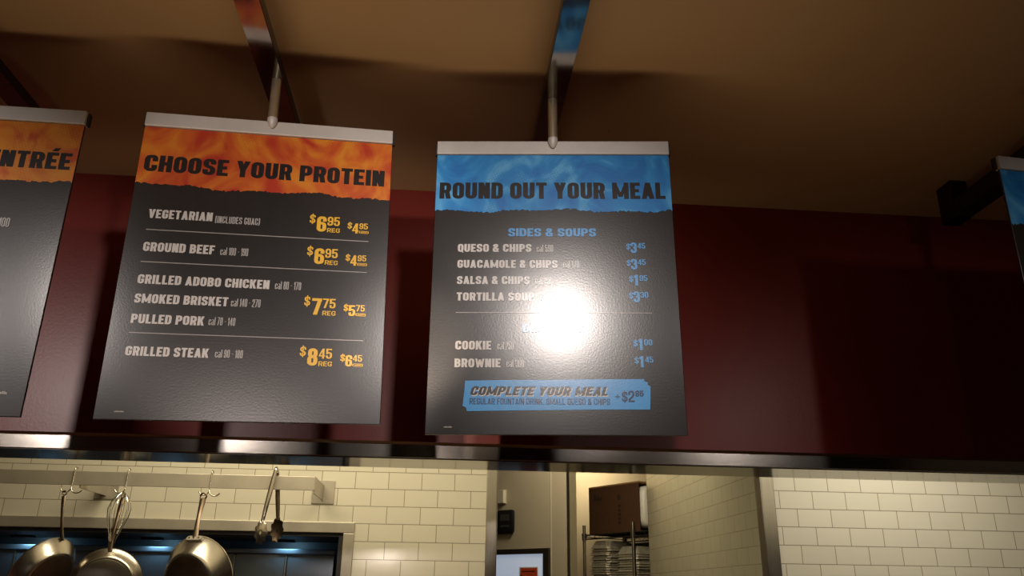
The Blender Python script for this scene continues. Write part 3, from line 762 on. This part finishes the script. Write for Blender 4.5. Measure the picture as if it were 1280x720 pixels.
for z in (SZ, -.16):
    b = BM()
    for y in (-.03, .40):
        for q in (-.008, -.038): tube(b, [(-.03, y, z + q + EYE), (RL, y, z + q + EYE)], .0055, 6)
        n = 18; tube(b, [(-.03 + (RL + .03) * i / n, y, z + EYE + (-.008 if i % 2 else -.038)) for i in range(n + 1)], .0022, 5)
    for x in (-.03, RL): tube(b, [(x, -.03, z - .02 + EYE), (x, .40, z - .02 + EYE)], .0035, 6)
    for i in range(30): x = -.02 + (RL + .01) * i / 29; tube(b, [(x, -.03, z - .004 + EYE), (x, .40, z - .004 + EYE)], .0022, 5)
    obj('wire_shelf', b, M['wire'], t, True)
obj('back_panel', boxbm(-.02, RL - .01, .405, .411, -.14 + EYE, SZ - .05 + EYE), M['wire'], t)  # added dark sheet, stands in for the shade below the shelf
# the box, its near end open with a white liner showing
BH = .345
t = thing('cardboard_box', 'brown cardboard box with a white liner on top of the wire rack', 'box', onB(0, 0, SZ), rotB)
b = BM(); DW = .34; th = .005
box(b, 0, LB, 0, th, 0, BH); box(b, 0, LB, DW - th, DW, 0, BH); box(b, 0, th, th, DW - th, 0, BH); box(b, th, LB, th, DW - th, 0, th)
obj('body', b, M['card'], t)
obj('top_flap', boxbm(0, LB, -.002, DW + .002, BH, BH + .012, .002), M['cardin'], t)
b = BM()                                     # liner bulging from the open end
rs = bmesh.ops.create_uvsphere(b, u_segments=24, v_segments=16, radius=1)
for v in rs['verts']:
    c = v.co.copy(); n_ = 1 + .05 * math.sin(c.y * 9) * math.sin(c.z * 7)
    sg = lambda q: math.copysign(abs(q) ** .45, q)
    v.co = Vector((LB - .05 + .085 * sg(c.x) * n_, DW / 2 + .150 * sg(c.y), BH / 2 + .005 + .155 * sg(c.z)))
obj('liner', b, M['bag'], t, True)
b = BM()                                     # printed marks on the long side
rn = random.Random(4)
prism(b, [(.345 + .020 * math.cos(k * .785), .255 + .022 * math.sin(k * .785)) for k in range(8)][::-1], -.0012, .0005)
obj('printed_mark', b, M['cardink'], t)
for k in range(5): z = .20 - k * .030; obj('printed_mark', boxbm(.332, .362, -.0012, .0005, z - .022, z), M['cardink'], t)
for k in range(3): obj('printed_mark', boxbm(.06 + k * .035, .085 + k * .035, -.0012, .0005, .245, .290 - .01 * k), M['cardink'], t)
# foil trays: upturned and nested in two stacks
def tray_mesh():
    b = BM()
    def oct_(lx, ly, c, z): return [b.verts.new((x, y, z)) for x, y in ((-lx + c, -ly), (lx - c, -ly), (lx, -ly + c), (lx, ly - c), (lx - c, ly), (-lx + c, ly), (-lx, ly - c), (-lx, -ly + c))]
    R_ = [oct_(.112, .152, .02, .000), oct_(.112, .152, .02, .004), oct_(.104, .144, .02, .005), oct_(.099, .138, .024, .022), oct_(.097, .136, .024, .024), oct_(.086, .125, .03, .056), oct_(.080, .118, .03, .058)]
    for a, c in zip(R_, R_[1:]):
        for i in range(8): b.faces.new((a[i], a[(i + 1) % 8], c[(i + 1) % 8], c[i]))
    b.faces.new(R_[-1])
    # pressed ribs on the base
    return b
proto = None
for s, (cx, cy, n, z0, where) in enumerate(((.118, .135, 30, -.158, 'far stack on the wire rack below the cardboard box'), (.410, .135, 27, -.158, 'nearer stack on the wire rack by the passage wall'))):
    for k in range(n):
        z = z0 + k * .0170 + .001
        if proto is None:
            o = proto = obj('foil_tray', tray_mesh(), M['foil'])
        else:
            o = proto.copy(); COL.objects.link(o)
        o.location = onB(cx + rn.uniform(-.006, .006), cy + rn.uniform(-.006, .006), z); o.rotation_euler = (rn.uniform(-.012, .012), rn.uniform(-.012, .012), angB + rn.uniform(-.03, .03))
        if k == n - 1: tag(o, 'topmost foil tray of the ' + where, 'tray', 'topmost foil trays')
        else: tag(o, 'foil tray nested in the ' + where, 'tray', 'foil trays in the ' + where.split(' on')[0])
